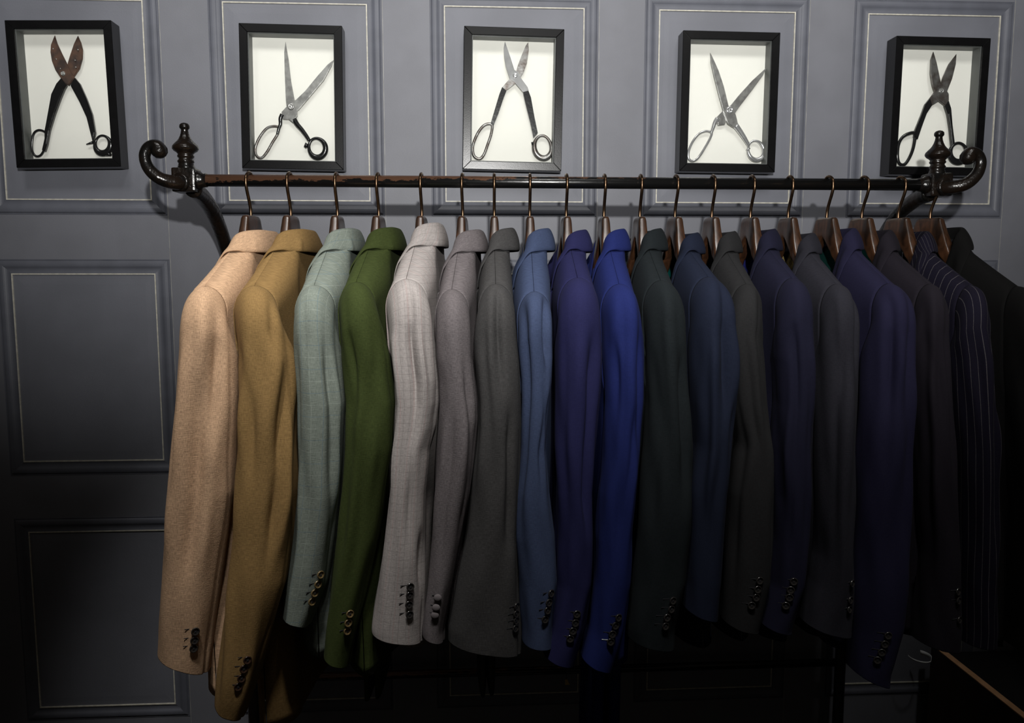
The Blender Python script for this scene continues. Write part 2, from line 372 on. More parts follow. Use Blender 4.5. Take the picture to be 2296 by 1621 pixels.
YS = WALL_Y-.0145          # plane in which the shears lie, against the card
def crop(s, ox, oy):
    return lambda x, y: (ox+x/s, oy+y/s)
def shears(idx, tf, blades, handles, loops, rings, pivot, dots=(), label='', arms=(), spurs=()):
    pv = ray(*tf(pivot[0], pivot[1]), YS)
    root = empty('scissors', tuple(pv), 0, label, 'scissors', 'shears in the box frames')
    def P(x, y, Y): return ray(*tf(x, y), Y)-pv
    def plate(name, pts, mat, y0, th, bev=.0006):
        n = len(pts); V = [P(x, y, YS)+Vector((0, y0, 0)) for x, y in pts]
        V += [v-Vector((0, th, 0)) for v in V]
        F = [tuple(range(n)), tuple(range(2*n-1, n-1, -1))]+[(k, (k+1) % n, n+(k+1) % n, n+k) for k in range(n)]
        me = fix_normals(mesh(name, V, F, False))
        bm = bmesh.new(); bm.from_mesh(me)
        ed = [e for e in bm.edges if all(v.co.y < y0-th*.5 for v in e.verts)]
        bmesh.ops.bevel(bm, geom=ed, offset=bev, segments=2, affect='EDGES'); bm.to_mesh(me); bm.free()
        return link(name, me, mat, root)
    SC = (P(pivot[0]+100, pivot[1], YS).x)/100
    for k, (pts, mat) in enumerate(blades): plate('blade', pts, mat, (-.0005, -.0040)[k % 2] if len(blades) > 1 else 0, .0034, .0013)
    for pts, mat in handles: plate('handle', pts, mat, .0015, .0085, .0026)
    for pts, wd, mat in arms:
        q = catmull([tuple(P(x, y, YS)+Vector((0, -.003, 0))) for x, y in pts], 5)
        rr = [lerp(wd[0], wd[1], t/(len(q)-1))*SC/2 for t in range(len(q))]
        tube('handle', q, rr, mat, root, 12, flat=.85, flat_axis=(0, 1, 0))
    for pts, wd, mat in loops:
        pp = [tuple(P(x, y, YS)+Vector((0, -.0015, 0))) for x, y in pts]
        ext = [pp[-1]]+pp+[pp[0], pp[1]]
        q = catmull(ext, 5)[5:-5][:-1]
        tube('finger_loop', q, wd*SC/2*1.1, mat, root, 12, closed=True, flat=.8, flat_axis=(0, 1, 0))
    for (hx, hy), (rx, ry), tilt, (t0, t1), mat, heavy in rings:
        q = []; rr = []
        for k in range(36):
            a = 2*math.pi*k/36; ww = lerp(t0, t1, smooth((1+math.cos(a-math.radians(heavy)))/2))
            ex, ey = (rx+ww/2)*math.cos(a), (ry+ww/2)*math.sin(a)
            c, s = math.cos(tilt), math.sin(tilt)
            q.append(tuple(P(hx+ex*c-ey*s, hy+ex*s+ey*c, YS)+Vector((0, -.0015, 0)))); rr.append(ww*SC/2)
        V = []; F = []
        # flattened ring: the section is an ellipse ww wide and at most 10 mm deep
        cen = P(hx, hy, YS); seg = 12
        for p_, r_ in zip(q, rr):
            p_ = Vector(p_); d = (p_-cen); d.y = 0; d.normalize(); dep = min(r_*.9, .0050)
            for k in range(seg):
                a = 2*math.pi*k/seg; V.append(p_+d*(r_*math.cos(a))+Vector((0, dep*math.sin(a), 0)))
        n = len(q)
        for i in range(n):
            for k in range(seg): F.append((i*seg+k, i*seg+(k+1) % seg, ((i+1) % n)*seg+(k+1) % seg, ((i+1) % n)*seg+k))
        link('finger_ring', fix_normals(mesh('finger_ring', V, F)), mat, root)
    for (a, b, w0, w1, mat) in spurs:
        tube('spur', [tuple(P(*a, YS)+Vector((0, -.002, 0))), tuple(P(*b, YS)+Vector((0, -.002, 0)))], [w0*SC/2, w1*SC/2], mat, root, 10)
    R = pivot[2]*SC; Mx = Matrix.Rotation(math.pi/2, 4, 'X')
    sc = lathe('pivot_screw', [(R*.2, .0), (R, .001), (R, .0085), (R*.9, .0100), (R*.55, .0108), (R*.5, .0100), (R*.3, .0108), (.0004, .0110)], pivot[3], root, 24, Mx)
    for (x, y) in dots:
        lathe('rivet', [(.0006, .006), (.0016, .0062), (.0016, .0078), (.0009, .0084)], M_steel, root, 10, Matrix.Translation(P(x, y, YS)) @ Mx)
    return root
E5 = M_enamel
shears(0, crop(3.117, 0, 0),
    [([(548, 252), (570, 300), (582, 350), (580, 410), (560, 480), (520, 540), (450, 616), (400, 592), (430, 548), (470, 505), (478, 440), (490, 400), (520, 310)], M_rust),
     ([(392, 252), (410, 310), (440, 375), (475, 445), (515, 530), (532, 548), (490, 600), (460, 580), (430, 540), (395, 490), (372, 430), (362, 370), (365, 320)], M_rust)],
    [([(434, 548), (472, 600), (455, 630), (430, 690), (390, 800), (355, 915), (338, 1010), (322, 1060), (300, 1050), (318, 970), (318, 915), (325, 880), (345, 770), (365, 660), (400, 588)], E5),
     ([(500, 600), (528, 545), (565, 590), (610, 690), (650, 800), (672, 930), (655, 1000), (640, 940), (610, 820), (560, 710)], E5)],
    [([(318, 925), (275, 910), (240, 932), (226, 990), (228, 1056), (255, 1092), (290, 1082), (316, 1030), (326, 960)], 15, E5)],
    [((717, 1002), (38, 46), 0, (16, 46), E5, 70)], (453, 520, 17, M_steel),
    [(382, 347), (404, 418), (555, 353), (535, 427), (540, 475), (433, 485)], 'rust-brown tin snips with black handles in the leftmost frame',
    spurs=[((655, 995), (606, 1010), 22, 8, E5), ((745, 1075), (780, 1082), 34, 18, E5)])
shears(1, crop(3.378, 460, 0),
    [([(975, 456), (960, 500), (900, 610), (800, 730), (710, 835), (660, 860), (635, 907), (592, 905), (580, 850), (628, 800), (690, 757), (760, 690), (850, 580), (930, 490)], M_steel),
     ([(613, 322), (635, 450), (655, 620), (680, 755), (703, 830), (703, 880), (668, 932), (635, 905), (626, 850), (615, 760), (607, 560), (603, 400)], M_steel)],
    [], [([(556, 965), (510, 958), (465, 975), (420, 1030), (390, 1090), (380, 1140), (395, 1185), (430, 1195), (470, 1150), (510, 1080), (552, 1010)], 18, M_grey)],
    [((845, 1115), (46, 56), -.25, (22, 44), E5, 65)], (655, 812, 27, M_steel), (), 'silver shears with open straight blades touching the frame edge, dark handles',
    arms=[([(586, 868), (572, 900), (572, 940), (560, 975), (548, 1020)], (34, 20), E5), ([(676, 905), (700, 945), (735, 985), (768, 1030), (790, 1065)], (40, 26), E5)],
    spurs=[((775, 1090), (756, 1118), 36, 22, E5)])
shears(2, crop(3.378, 940, 0),
    [([(825, 321), (830, 380), (815, 480), (790, 550), (765, 590), (720, 640), (655, 690), (630, 660), (685, 598), (735, 540), (745, 500), (775, 420), (805, 350)], M_grey),
     ([(648, 319), (690, 440), (720, 535), (745, 548), (765, 590), (820, 665), (828, 690), (785, 702), (720, 625), (685, 598), (655, 510), (642, 430), (640, 360)], M_chrome)],
    [([(627, 662), (660, 690), (640, 740), (600, 860), (562, 955), (540, 938), (575, 820), (605, 720)], E5),
     ([(785, 700), (826, 690), (845, 740), (870, 880), (897, 1010), (865, 1045), (840, 930), (800, 770)], E5)],
    [([(550, 945), (500, 945), (455, 990), (420, 1060), (405, 1120), (415, 1180), (455, 1204), (490, 1170), (520, 1090), (546, 1010)], 19, M_grey)],
    [((937, 1107), (48, 70), -.15, (20, 44), M_grey, 110)], (725, 577, 18, M_chrome), (), 'pointed snips with bright steel pivot and long black handles, in the middle frame',
    spurs=[((880, 1085), (850, 1090), 22, 28, E5)])
shears(3, crop(3.378, 1420, 0),
    [([(1008, 512), (980, 570), (900, 680), (800, 810), (765, 862), (700, 925), (690, 945), (640, 952), (628, 890), (672, 845), (735, 800), (800, 720), (900, 610)], M_steel),
     ([(578, 405), (600, 450), (640, 540), (680, 660), (715, 805), (750, 830), (772, 880), (786, 940), (755, 972), (708, 940), (680, 860), (640, 720), (605, 580), (580, 470)], M_steel)],
    [], [([(588, 1002), (540, 995), (490, 1020), (445, 1080), (418, 1150), (420, 1203), (450, 1220), (490, 1195), (540, 1120), (586, 1035)], 17, M_chrome)],
    [((925, 1135), (46, 60), -.25, (18, 36), M_chrome, 75)], (722, 838, 28, M_chrome), (), 'all-silver tailor shears with chrome finger loops, in the second frame from the right',
    arms=[([(634, 900), (615, 930), (602, 970), (588, 1010)], (40, 20), M_chrome), ([(772, 950), (815, 1010), (850, 1065), (872, 1105)], (46, 24), M_chrome)],
    spurs=[((875, 1120), (858, 1140), 26, 18, M_chrome)])
shears(4, crop(3.116, 1840, 0),
    [([(945, 379), (940, 450), (915, 550), (880, 640), (815, 712), (770, 740), (755, 690), (785, 650), (835, 590), (850, 540), (890, 450)], M_grey),
     ([(778, 366), (800, 440), (830, 580), (850, 605), (885, 660), (886, 702), (860, 742), (815, 708), (785, 645), (770, 600), (757, 520), (760, 420)], M_grey)],
    [([(757, 690), (772, 738), (735, 795), (700, 890), (672, 975), (645, 960), (655, 910), (700, 800), (725, 730)], E5),
     ([(860, 742), (886, 702), (905, 760), (915, 880), (930, 1000), (908, 1030), (895, 900), (880, 800)], E5)],
    [([(655, 935), (610, 935), (565, 965), (540, 1020), (535, 1100), (550, 1145), (585, 1148), (622, 1095), (648, 1020)], 20, E5)],
    [((960, 1060), (42, 50), 0, (20, 44), E5, 90)], (830, 640, 18, M_steel), (), 'small-bladed shears with glossy black handles, in the rightmost frame')

# ------------------------------------------------------------------ cast iron garment rail
XL, XR = -.535, .954
gr = empty('garment_rail', (0, RAIL_Y, 0), 0, 'black iron garment rail with finials and curled end hooks, worn brown bar', 'clothes rail')
r = tube('rail', [(XL, 0, 0), (XR, 0, 0)], .0116, M_railw, gr, 28); r.location = (0, 0, RAIL_Z)
for x, sg in ((XL, -1), (XR, 1)):
    b = box_obj('rail_block', (x, 0, RAIL_Z-.001), (.044, .044, .046), M_iron, gr, .004)
    collar = lathe('collar', [(.0150, -.004), (.0172, .0), (.0172, .006), (.0140, .010), (.0132, .018)], M_iron, gr, 24, Matrix.Rotation(-sg*math.pi/2, 4, 'Y'), (x-sg*.020, 0, RAIL_Z))
    px = .00089/2
    prof = [(35, 0), (36, 3), (34, 7), (30, 13), (34, 15), (35, 18), (30, 21), (29, 24), (34, 26), (35, 29), (31, 32), (38, 36), (48, 39), (54, 43), (55, 46), (52, 50), (43, 55), (33, 60), (27, 64), (21, 70), (17, 76), (14.5, 83), (16, 85), (20, 87), (21.5, 90), (20, 94), (14, 97), (5, 98.5)]
    lathe('finial', [(w_*px, h_*.00089) for w_, h_ in prof], M_iron, gr, 28, None, (x, 0, RAIL_Z+.020))
    pts = catmull([(0, -.016, -.006), (sg*.012, -.034, -.008), (sg*.034, -.046, -.002), (sg*.052, -.050, .016), (sg*.058, -.050, .038), (sg*.050, -.050, .054), (sg*.037, -.050, .056), (sg*.030, -.050, .046)], 6)
    n = len(pts); rr = []
    for k in range(n):
        t = k/(n-1); rr.append(lerp(.0145, .0105, min(1, t*2)) if t < .72 else lerp(.0105, .0150, smooth((t-.72)/.26)))
    rr += [.0120, .0060, .001]; d = Vector(pts[-1])-Vector(pts[-2]); d.normalize()
    pts += [tuple(Vector(pts[-1])+d*q) for q in (.007, .011, .0125)]
    h = tube('end_hook', pts, rr, M_iron, gr, 18); h.location = (x, 0, RAIL_Z)
    lathe('boss', [(.0175, -.002), (.0185, .0), (.0175, .004), (.0150, .006)], M_iron, gr, 24, Matrix.Rotation(math.pi/2, 4, 'X') @ Matrix.Rotation(sg*.3, 4, 'Y'), (x+sg*.004, -.021, RAIL_Z-.006))
    xi = x-sg*.010
    leg = catmull([(0, .004, -.016), (0, .06, -.026), (0, .12, -.050), (0, .18, -.094), (0, .225, -.150), (0, .262, -.24), (0, .285, -.36), (0, .292, -.52), (0, .292, -.9), (0, .292, -1.3), (0, .292, -RAIL_Z+.012)], 6)
    lo = tube('leg', leg, [lerp(.0165, .0135, min(1, i/30)) for i in range(len(leg))], M_iron, gr, 18); lo.location = (xi, 0, RAIL_Z)
    lathe('foot', [(.034, 0), (.034, .006), (.022, .013), (.015, .022)], M_iron, gr, 24, None, (xi, .292, 0))
LOWZ = ray(1044, 1508, RAIL_Y+.292).z
lr = tube('lower_rail', [(XL+.01, 0, 0), (XR-.01, 0, 0)], .0100, M_railw, gr, 20); lr.location = (0, .292, LOWZ)

# ------------------------------------------------------------------ jackets and hangers
def hanger_meshes():
    # body lofted along y, section = rounded rectangle in x/z
    zt = [(0, -.0665), (.0245, -.0668), (.0285, -.069), (.0315, -.076), (.0385, -.094), (.0475, -.115), (.0585, -.137), (.075, -.157), (.12, -.186), (.16, -.213), (.180, -.229), (.186, -.238)]
    zb = [(0, -.1095), (.006, -.1115), (.030, -.1400), (.06, -.172), (.10, -.200), (.15, -.234), (.178, -.254), (.186, -.246)]
    tx = [(0, .0082), (.0315, .0086), (.045, .0100), (.06, .0115), (.12, .0150), (.16, .016), (.180, .013), (.186, .006)]
    ys = sorted({a for t in (zt, zb, tx) for a, _ in t} | {.002, .012, .018, .09, .14})
    ys = [-y for y in reversed(ys) if y > 0]+ys
    rows = []
    for y in ys:
        a = abs(y); t, b, h = interp(zt, a)[0], interp(zb, a)[0], interp(tx, a)[0]
        xc = -.010*(a/.2)**2; mid = (t+b)/2; hz = (t-b)/2; ring = []
        for k in range(20):
            an = 2*math.pi*k/20; c, s = math.cos(an), math.sin(an); e = .42
            hx = h*(1.0 if a > .04 else lerp(.92, 1.25, clamp((t-(mid+hz*math.copysign(abs(s)**e, s)))/.05)))
            ring.append((xc+hx*math.copysign(abs(c)**e, c), y, mid+hz*math.copysign(abs(s)**e, s)))
        rows.append(ring)
    me = grid('hanger_body', rows, True)
    bm = bmesh.new(); bm.from_mesh(me); bm.verts.ensure_lookup_table(); n = len(rows)
    bm.faces.new([bm.verts[k] for k in range(20)]); bm.faces.new([bm.verts[(n-1)*20+k] for k in range(20)])
    bmesh.ops.recalc_face_normals(bm, faces=bm.faces); bm.to_mesh(me); bm.free()
    me.materials.append(M_walnut)
    R = .0150
    pts = [(0, 0, -.075), (0, 0, -.060), (0, -.0015, -.050), (0, -.0070, -.036), (0, -.0135, -.022), (0, -.0175, -.010)]
    for a in range(0, 196, 15):
        an = math.radians(a); pts.append((0, -.0002-(R+.0022*math.cos(an))*math.cos(an), R*math.sin(an)))
    q = catmull(pts, 4)
    o = tube('hook', q, [.0031]*(len(q)-1)+[.0024], M_hook, None, 12); mh = o.data; bpy.data.objects.remove(o)
    return me, mh
ME_HANG, ME_HOOK = hanger_meshes()

def button_mesh(mat, covered=False):
    R = .0072
    if covered: prof = [(R*.6, 0), (R, .0010), (R*.98, .0022), (R*.8, .0038), (R*.45, .0048), (.0004, .0051)]
    else: prof = [(R*.7, 0), (R, .0010), (R, .0026), (R*.90, .0034), (R*.78, .0033), (R*.66, .0022), (R*.3, .0020), (.0003, .0020)]
    o = lathe('button', prof, mat, None, 20); me = o.data; bpy.data.objects.remove(o)
    if not covered:
        me.materials.append(M_thread); bm = bmesh.new(); bm.from_mesh(me)
        n0 = len(bm.faces)
        for a in (.78, -.78): box(bm, (0, 0, .0024), (.0042, .0009, .0009), Matrix.Rotation(a, 4, 'Z'))
        bm.faces.ensure_lookup_table()
        for f in bm.faces[n0:]: f.material_index = 1
        bm.to_mesh(me); bm.free()
    return me
ME_BTN = {k: button_mesh(m) for k, m in (('brown', M_brown_btn), ('horn', M_horn_btn), ('black', M_black_btn))}
bm = bmesh.new(); box(bm, (0, 0, 0), (.0120, .0011, .0006))
ME_HOLE = bpy.data.meshes.new('buttonhole'); bm.to_mesh(ME_HOLE); bm.free()

ROLL = [(-.56, .0), (-.50, .006), (-.30, .036), (-.20, .053), (-.150, .063), (-.125, .069)]   # z -> |y| of the lapel roll line
YM, YN = .199, .070

def make_jacket(J, rng):
    hx, top, hem = J['hook'], J['top'], J['hem']
    P0 = ray(hx, 408, RAIL_Y); P0.z = RAIL_Z; P0.y = RAIL_Y
    tab = J['edges']; ypk = J['peak'][1]; pxk = J['peak'][0]
    # yaw of the hanger from hook and sleeve head
    hd = ray(pxk, ypk, RAIL_Y-.195); dxh = hd.x-P0.x; yaw = math.atan2(dxh, .195)
    root = empty('suit_jacket', tuple(P0), yaw, J['label'], 'jacket', 'jackets hanging on the rail')
    Ri = Matrix.Rotation(-yaw, 3, 'Z')
    hg = empty('clothes_hanger', tuple(P0), yaw, J['hlabel'], 'hanger', 'walnut hangers on the rail')
    for nm, me in (('hanger_body', ME_HANG), ('hook', ME_HOOK)):
        o = bpy.data.objects.new(nm, me); C.objects.link(o); o.parent = hg
    def loc(v): return Ri @ (Vector(v)-P0)
    fab, lin = J['fab'], J['lin']
    dzc = (ray(hx, top, RAIL_Y).z-RAIL_Z)-(-.095)      # collar height relative to the nominal one
    ztip = hd.z-RAIL_Z+.0015
    zneck = -.120+dzc*.7
    t0 = J['thick']; HEM = hem
    ph = [rng.uniform(0, 6.28) for _ in range(8)]
    hw0 = (tab[0][2]-tab[0][1])/2*(RAIL_Y-.21)/FPX; tn0 = hd.x/(RAIL_Y-.21)
    tend = math.sqrt(max(hw0*hw0-(.056*tn0)**2, .031**2))*.97
    # ---- body: back and two fronts
    def shoulder_z(a): return lerp(zneck, ztip, clamp((a-YN)/(YM-YN))**.92)-.0015*smooth((a-.194)/.005)
    def thick(a, z, zt):
        d = clamp((zt-z)/.30); side = (a/(YM+.012))**5
        t = lerp(t0, min(t0, tend), smooth((a-.11)/.08))*(1-side*.50*smooth(d))*(1-.95*(a/YM)**16*smooth((zt-z-.17)/.08))
        return t
    def cloth(y, z, zt, sgn):
        low = smooth((zt-z)/.5)
        w_ = .0045*low*(math.sin(y*34+ph[0]+z*3)+.6*math.sin(y*61+ph[1]-z*4))+.003*low*math.sin(z*9+ph[2]+y*8)
        return w_
    def rbend(a, front): return lerp(.125, .055, clamp((a-YN)/(YM-YN))) if front else lerp(.060, .045, clamp((a-YN)/(YM-YN)))
    def half_x(a, z, front):           # half thickness of the body below its shoulder line
        zt = shoulder_z(max(a, YN)); d = max(zt-z, 0.); t = thick(a, z, zt)
        bend = math.sqrt(max(0, 1-(1-min(d/rbend(a, front), 1))**2)); neck = (.22+.78*smooth(d/.17)) if front else .90
        return t*lerp(neck, bend, smooth((a-YN+.004)/.030))
    NY, NZ = 56, 52
    V = []; F = []; U = []
    def sheet(y0, y1, ny, front, off=0.):
        base = len(V)
        for j in range(ny+1):
            y = lerp(y0, y1, j/ny); a = abs(y); zt_s = shoulder_z(max(a, YN)); sg = -1 if front else 1
            if a < YN:
                if front:
                    z_t = None
                    for (za, ya), (zb_, yb) in zip(ROLL, ROLL[1:]):
                        if ya <= a <= yb+1e-6: z_t = lerp(za, zb_, (a-ya)/(yb-ya)); break
                    z_t = (z_t if z_t is not None else -.125)+dzc*.7
                else: z_t = zneck+.004
            else: z_t = zt_s
            zh = HEM+(.05*smooth(1-a/.05) if front else 0)+.004*math.sin(y*25+ph[3])
            for k in range(NZ+1):
                s = k/NZ; s2 = s*s*.35+s*.65
                z = lerp(z_t, zh, s2); d = zt_s-z
                x = sg*half_x(a, z, front)+cloth(y, z, zt_s, sg)*min(1, d/.15)
                flare = 1+.10*smooth((zt_s-z)/.7)
                V.append(Vector((x+off, y*flare, z))); U.append((y, z))
        for j in range(ny):
            for k in range(NZ):
                i0 = base+j*(NZ+1)+k
                F.append((i0, i0+1, i0+NZ+2, i0+NZ+1))
    sheet(-YM, YM, NY, False)
    sheet(-YM, .012, NY//2+4, True, -.0015)
    sheet(-.012, YM, NY//2+4, True, .0015)
    me = mesh('body', V, F, True, U)
    bm = bmesh.new(); bm.from_mesh(me); bmesh.ops.recalc_face_normals(bm, faces=bm.faces); bm.to_mesh(me); bm.free()
    body = link('body', me, [fab, lin], root)
    # outer side must face away from the axis
    flip = []
    for p in me.polygons:
        c = p.center
        ok = (p.normal.x*(1 if c.x > 0 else -1)+p.normal.z*.3) > 0
        if not ok: flip.append(p.index)
    if flip:
        bm = bmesh.new(); bm.from_mesh(me); bm.faces.ensure_lookup_table(); bmesh.ops.reverse_faces(bm, faces=[bm.faces[i] for i in flip]); bm.to_mesh(me); bm.free()
    md = body.modifiers.new('cloth', 'SOLIDIFY'); md.thickness = .0022; md.offset = -1; md.material_offset = 1; md.use_rim = True; md.material_offset_rim = 0
    # ---- collar and lapels
    def push(p):                       # keep the leaf just outside the body
        a = abs(p.y); zt = shoulder_z(max(a, YN)); d = zt-p.z; fr = p.x < 0
        h = half_x(a, p.z, fr)
        if a > YN+.004 and d < .022:
            zs_ = zt-rbend(a, fr)*(1-math.sqrt(max(0, 1-min(abs(p.x)/max(thick(a, p.z, zt), .01), 1)**2)))+.0050
            if p.z < zs_: return Vector((p.x, p.y, zs_))
        elif d > 0 and abs(p.x) < h+.0050: return Vector(((-1 if fr else 1)*(h+.0050), p.y, p.z))
        return p
    CT = [(0, (.034, 0, -.095), (.0475, 0, -.137)), (.28, (.029, .044, -.0955), (.0425, .060, -.1365)), (.5, (.008, .0655, -.101), (.012, .0930, -.1390)),
          (.66, (-.006, .0675, -.114), (-.006, .1020, -.1530)), (.82, (-.012, .0645, -.142), (-.017, .1030, -.180)), (1, (-.021, .0555, -.196), (-.031, .0940, -.213))]
    def strip(name, sides, tabl, roll_out, stand=True, n=26):
        rows = []; uvs = []
        pts6 = [tuple(a_)+tuple(b_) for _, a_, b_ in tabl]
        if stand: pts6 = [(pts6[1][0], -pts6[1][1], pts6[1][2], pts6[1][3], -pts6[1][4], pts6[1][5])]+pts6
        cur = catmull(pts6, 8)
        if stand: cur = cur[8:]
        m_ = len(cur)-1
        seq = [(-1, k) for k in range(m_, -1, -1)]+[(1, k) for k in range(1, m_+1)] if sides == 'both' else [(sides, k) for k in range(m_+1)]
        Lc = 0
        for sg, ki in seq:
            t = ki/m_; R = Vector(cur[ki][:3]); E = Vector(cur[ki][3:])
            R = Vector((R.x, sg*R.y, R.z+dzc)); E = Vector((E.x, sg*E.y, E.z+dzc*.8))
            out = Vector((E.x-R.x, E.y-R.y, 0)); out = out.normalized() if out.length > 1e-5 else Vector((-1, 0, 0))
            row = []
            if stand:
                S = R-out*.004+Vector((0, 0, -.036*(1-.75*smooth((t-.55)/.3)))); row += [S, S.lerp(R, .55)-out*.001]
            row += [R+Vector((0, 0, -.006))-out*.001, R+out*.0015, R+out*.0055+Vector((0, 0, -.0008))]
            for q in (.2, .4, .6, .8, 1.):
                p = (R+out*.0055).lerp(E, q)+out*(roll_out*math.sin(math.pi*q*.9)); row.append(push(p) if q > .3 else p)
            row.append(row[-1]-out*.0022+Vector((0, 0, -.0015)))
            rows.append(row); uvs.append([(Lc+i*.012*0, i*.009) for i in range(len(row))]); Lc += .005
        me = fix_normals(grid(name, rows, False, [[(u+v*.5, v) for u, v in r_] for r_ in uvs]))
        o = link(name, me, [fab], root)
        md = o.modifiers.new('cloth', 'SOLIDIFY'); md.thickness = .0024; md.offset = 0
        sb = o.modifiers.new('sub', 'SUBSURF'); sb.levels = 1; sb.render_levels = 1
        return o
    strip('collar', 'both', CT, .004)
    LT = [(0, (-.0225, .0550, -.206), (-.0330, .1030, -.216)), (.35, (-.038, .036, -.31), (-.0440, .097, -.31)), (.7, (-.041, .018, -.42), (-.0430, .060, -.42)), (1, (-.041, .004, -.53), (-.0420, .008, -.53))]
    for sg in (-1, 1): strip('lapel', sg, LT, .003, False, 22)
    # ---- near sleeve traced from its outline
    def Yc(z):     # distance of the sleeve centre from the camera
        d = clamp((hd.z-z)/.7); return RAIL_Y-.207-J.get('swing', .012)*d
    tw = []        # (z, left X, right X)
    c0 = (tab[0][1]+tab[0][2])/2; h0 = (tab[0][2]-tab[0][1])/2
    rowsT = [(ypk, pxk-h0*.98, pxk+h0*.98)]+tab
    for (py, l, r_) in rowsT:
        z = ray((l+r_)/2, py, RAIL_Y-.21).z; Y = Yc(z)
        a, b_ = ray(l, py, Y), ray(r_, py, Y); tw.append((-(a.z+b_.z)/2, a.x, b_.x))
    (clx, cly), (crx, cry) = J['cuff']
    zL, zR = ray(clx, cly, Yc(0.8)).z, ray(crx, cry, Yc(.8)).z
    zT = hd.z
    folds = list(J['folds'])+[(rng.uniform(-150, -35), rng.uniform(9, 17), rng.choice((-1, 1))*rng.uniform(1.2, 2.6), rng.uniform(640, 900), rng.uniform(1100, 1450), rng.uniform(-4, 4)) for _ in range(4)]; crum = J.get('crumple', .0011)
    def env(py, a, b_): return smooth((py-a)/130)*smooth((b_-py)/170)
    def S(th, v):
        return Sz(th, zT-(zT-lerp(zL, zR, (1+math.cos(th))/2))*v)
    def Sz(th, z):
        c, s = math.cos(th), math.sin(th)
        zb_ = lerp(zL, zR, (1+c)/2); v = clamp((zT-z)/(zT-zb_)); d = zT-z
        xl, xr = interp(tw, -z); cx_ = (xl+xr)/2; hw_ = (xr-xl)/2
        B = lerp(.056, .044, v); Y = Yc(z)
        tan = cx_/Y; a = math.sqrt(max(hw_*hw_-(B*tan)**2, (.021)**2))
        if tan > .1:      # the left of a narrow sleeve is hidden by its neighbour: there only the right outline counts
            wb = smooth((.037-a)/.010); a_ = max(a, .032); B_ = min(B, .048)
            cx_ = lerp(cx_, xr-math.sqrt(a_*a_+(B_*tan)**2), wb); a = lerp(a, a_, wb); B = lerp(B, B_, wb)
        f = 1.0
        e = .88; cc, ss = math.copysign(abs(c)**e, c), math.copysign(abs(s)**e, s)
        # photo row of this height, for the fold tables
        py = 612+(CAMZ-z)*FPX/(Y-.05)
        disp = 0.
        deg = math.degrees(math.atan2(s, c))
        for (th0, wd, am, p0, p1, slant) in folds:
            dd = deg-(th0+slant*(py-p0)/100.)
            disp += am*.0020*math.exp(-(dd/wd)**2)*env(py, p0, p1)
        m = smooth(v*6)*smooth((1-v)*9+.25)
        disp += m*(crum*math.sin(deg*.105+ph[4]+3*math.sin(z*9+ph[5]))+crum*.8*math.sin(z*38+deg*.05+ph[6])*math.sin(deg*.06+ph[7]))
        # sleeve seam
        disp += -.0016*math.exp(-((deg+22)/4.)**2)*smooth(v*4)-.0022*math.exp(-((deg+22)/5.)**2)*smooth((v-.86)*12)
        nx, ny = cc/max(a, .02), ss/B; L = math.hypot(nx, ny) or 1
        x = cx_+a*f*cc+disp*nx/L*f; y = Y+.022*(1-f)+B*f*ss+disp*ny/L*f
        return Vector((x, y, z)), Vector((nx/L, ny/L, 0))
    nt_, nv, nc = 80, 84, 16; rows = []; uvs = []
    Rf = Matrix.Rotation(yaw, 3, 'Z'); zsh = shoulder_z(YM)
    def armhole(th):                           # the seam: the end profile of the body shoulder
        c, s = math.cos(th), math.sin(th)
        d = .085*(1+s) if s < 0 else .085+.075*s
        x = half_x(YM, zsh-d, c < 0)*(1 if s < 0 else abs(c)**.5)
        return P0+Rf @ Vector((math.copysign(x, c)*1.015, -YM+.0005, zsh-d+.0005))
    ths = [2*math.pi*k/nt_+math.pi/2 for k in range(nt_+1)]       # the UV cut lies on the far side
    zr = [zT-lerp(.072, .185, ((1+math.sin(t))/2)**1.3) for t in ths]
    for i in range(nc):
        q = i/nc; row = []; uu = []
        for k, th in enumerate(ths):
            A = armhole(th); E_, _ = Sz(th, zr[k]); K = Vector((lerp(A.x, E_.x, .85), lerp(A.y, E_.y, .96), max(A.z-.003, E_.z)))
            p = A*(1-q)**2+K*(2*q*(1-q))+E_*q*q; row.append(loc(p)); uu.append((.285*k/nt_, lerp(zT+.05, zr[k], q)))
        rows.append(row); uvs.append(uu)
    for i in range(nv+3):
        q = i/nv if i < nv else (.994, .998, 1.)[i-nv]
        row = []; uu = []
        for k, th in enumerate(ths):
            p, _ = Sz(th, lerp(zr[k], lerp(zL, zR, (1+math.cos(th))/2), q)); row.append(loc(p)); uu.append((.285*k/nt_, p.z))
        rows.append(row); uvs.append(uu)
    me = grid('sleeve', rows, False, uvs); fix_normals(me)
    sl = link('sleeve', me, [fab, lin], root)
    cN = sum((p.normal.dot(Vector((p.center.x, p.center.y+.207, 0))) for p in me.polygons))
    if cN < 0: me.flip_normals()
    md = sl.modifiers.new('cloth', 'SOLIDIFY'); md.thickness = .002; md.offset = -1; md.material_offset = 1; md.material_offset_rim = 0
    # ---- far sleeve
    rows = []; uvs = []
    Lz = zT-RAIL_Z; hem_l = (zL+zR)/2-RAIL_Z
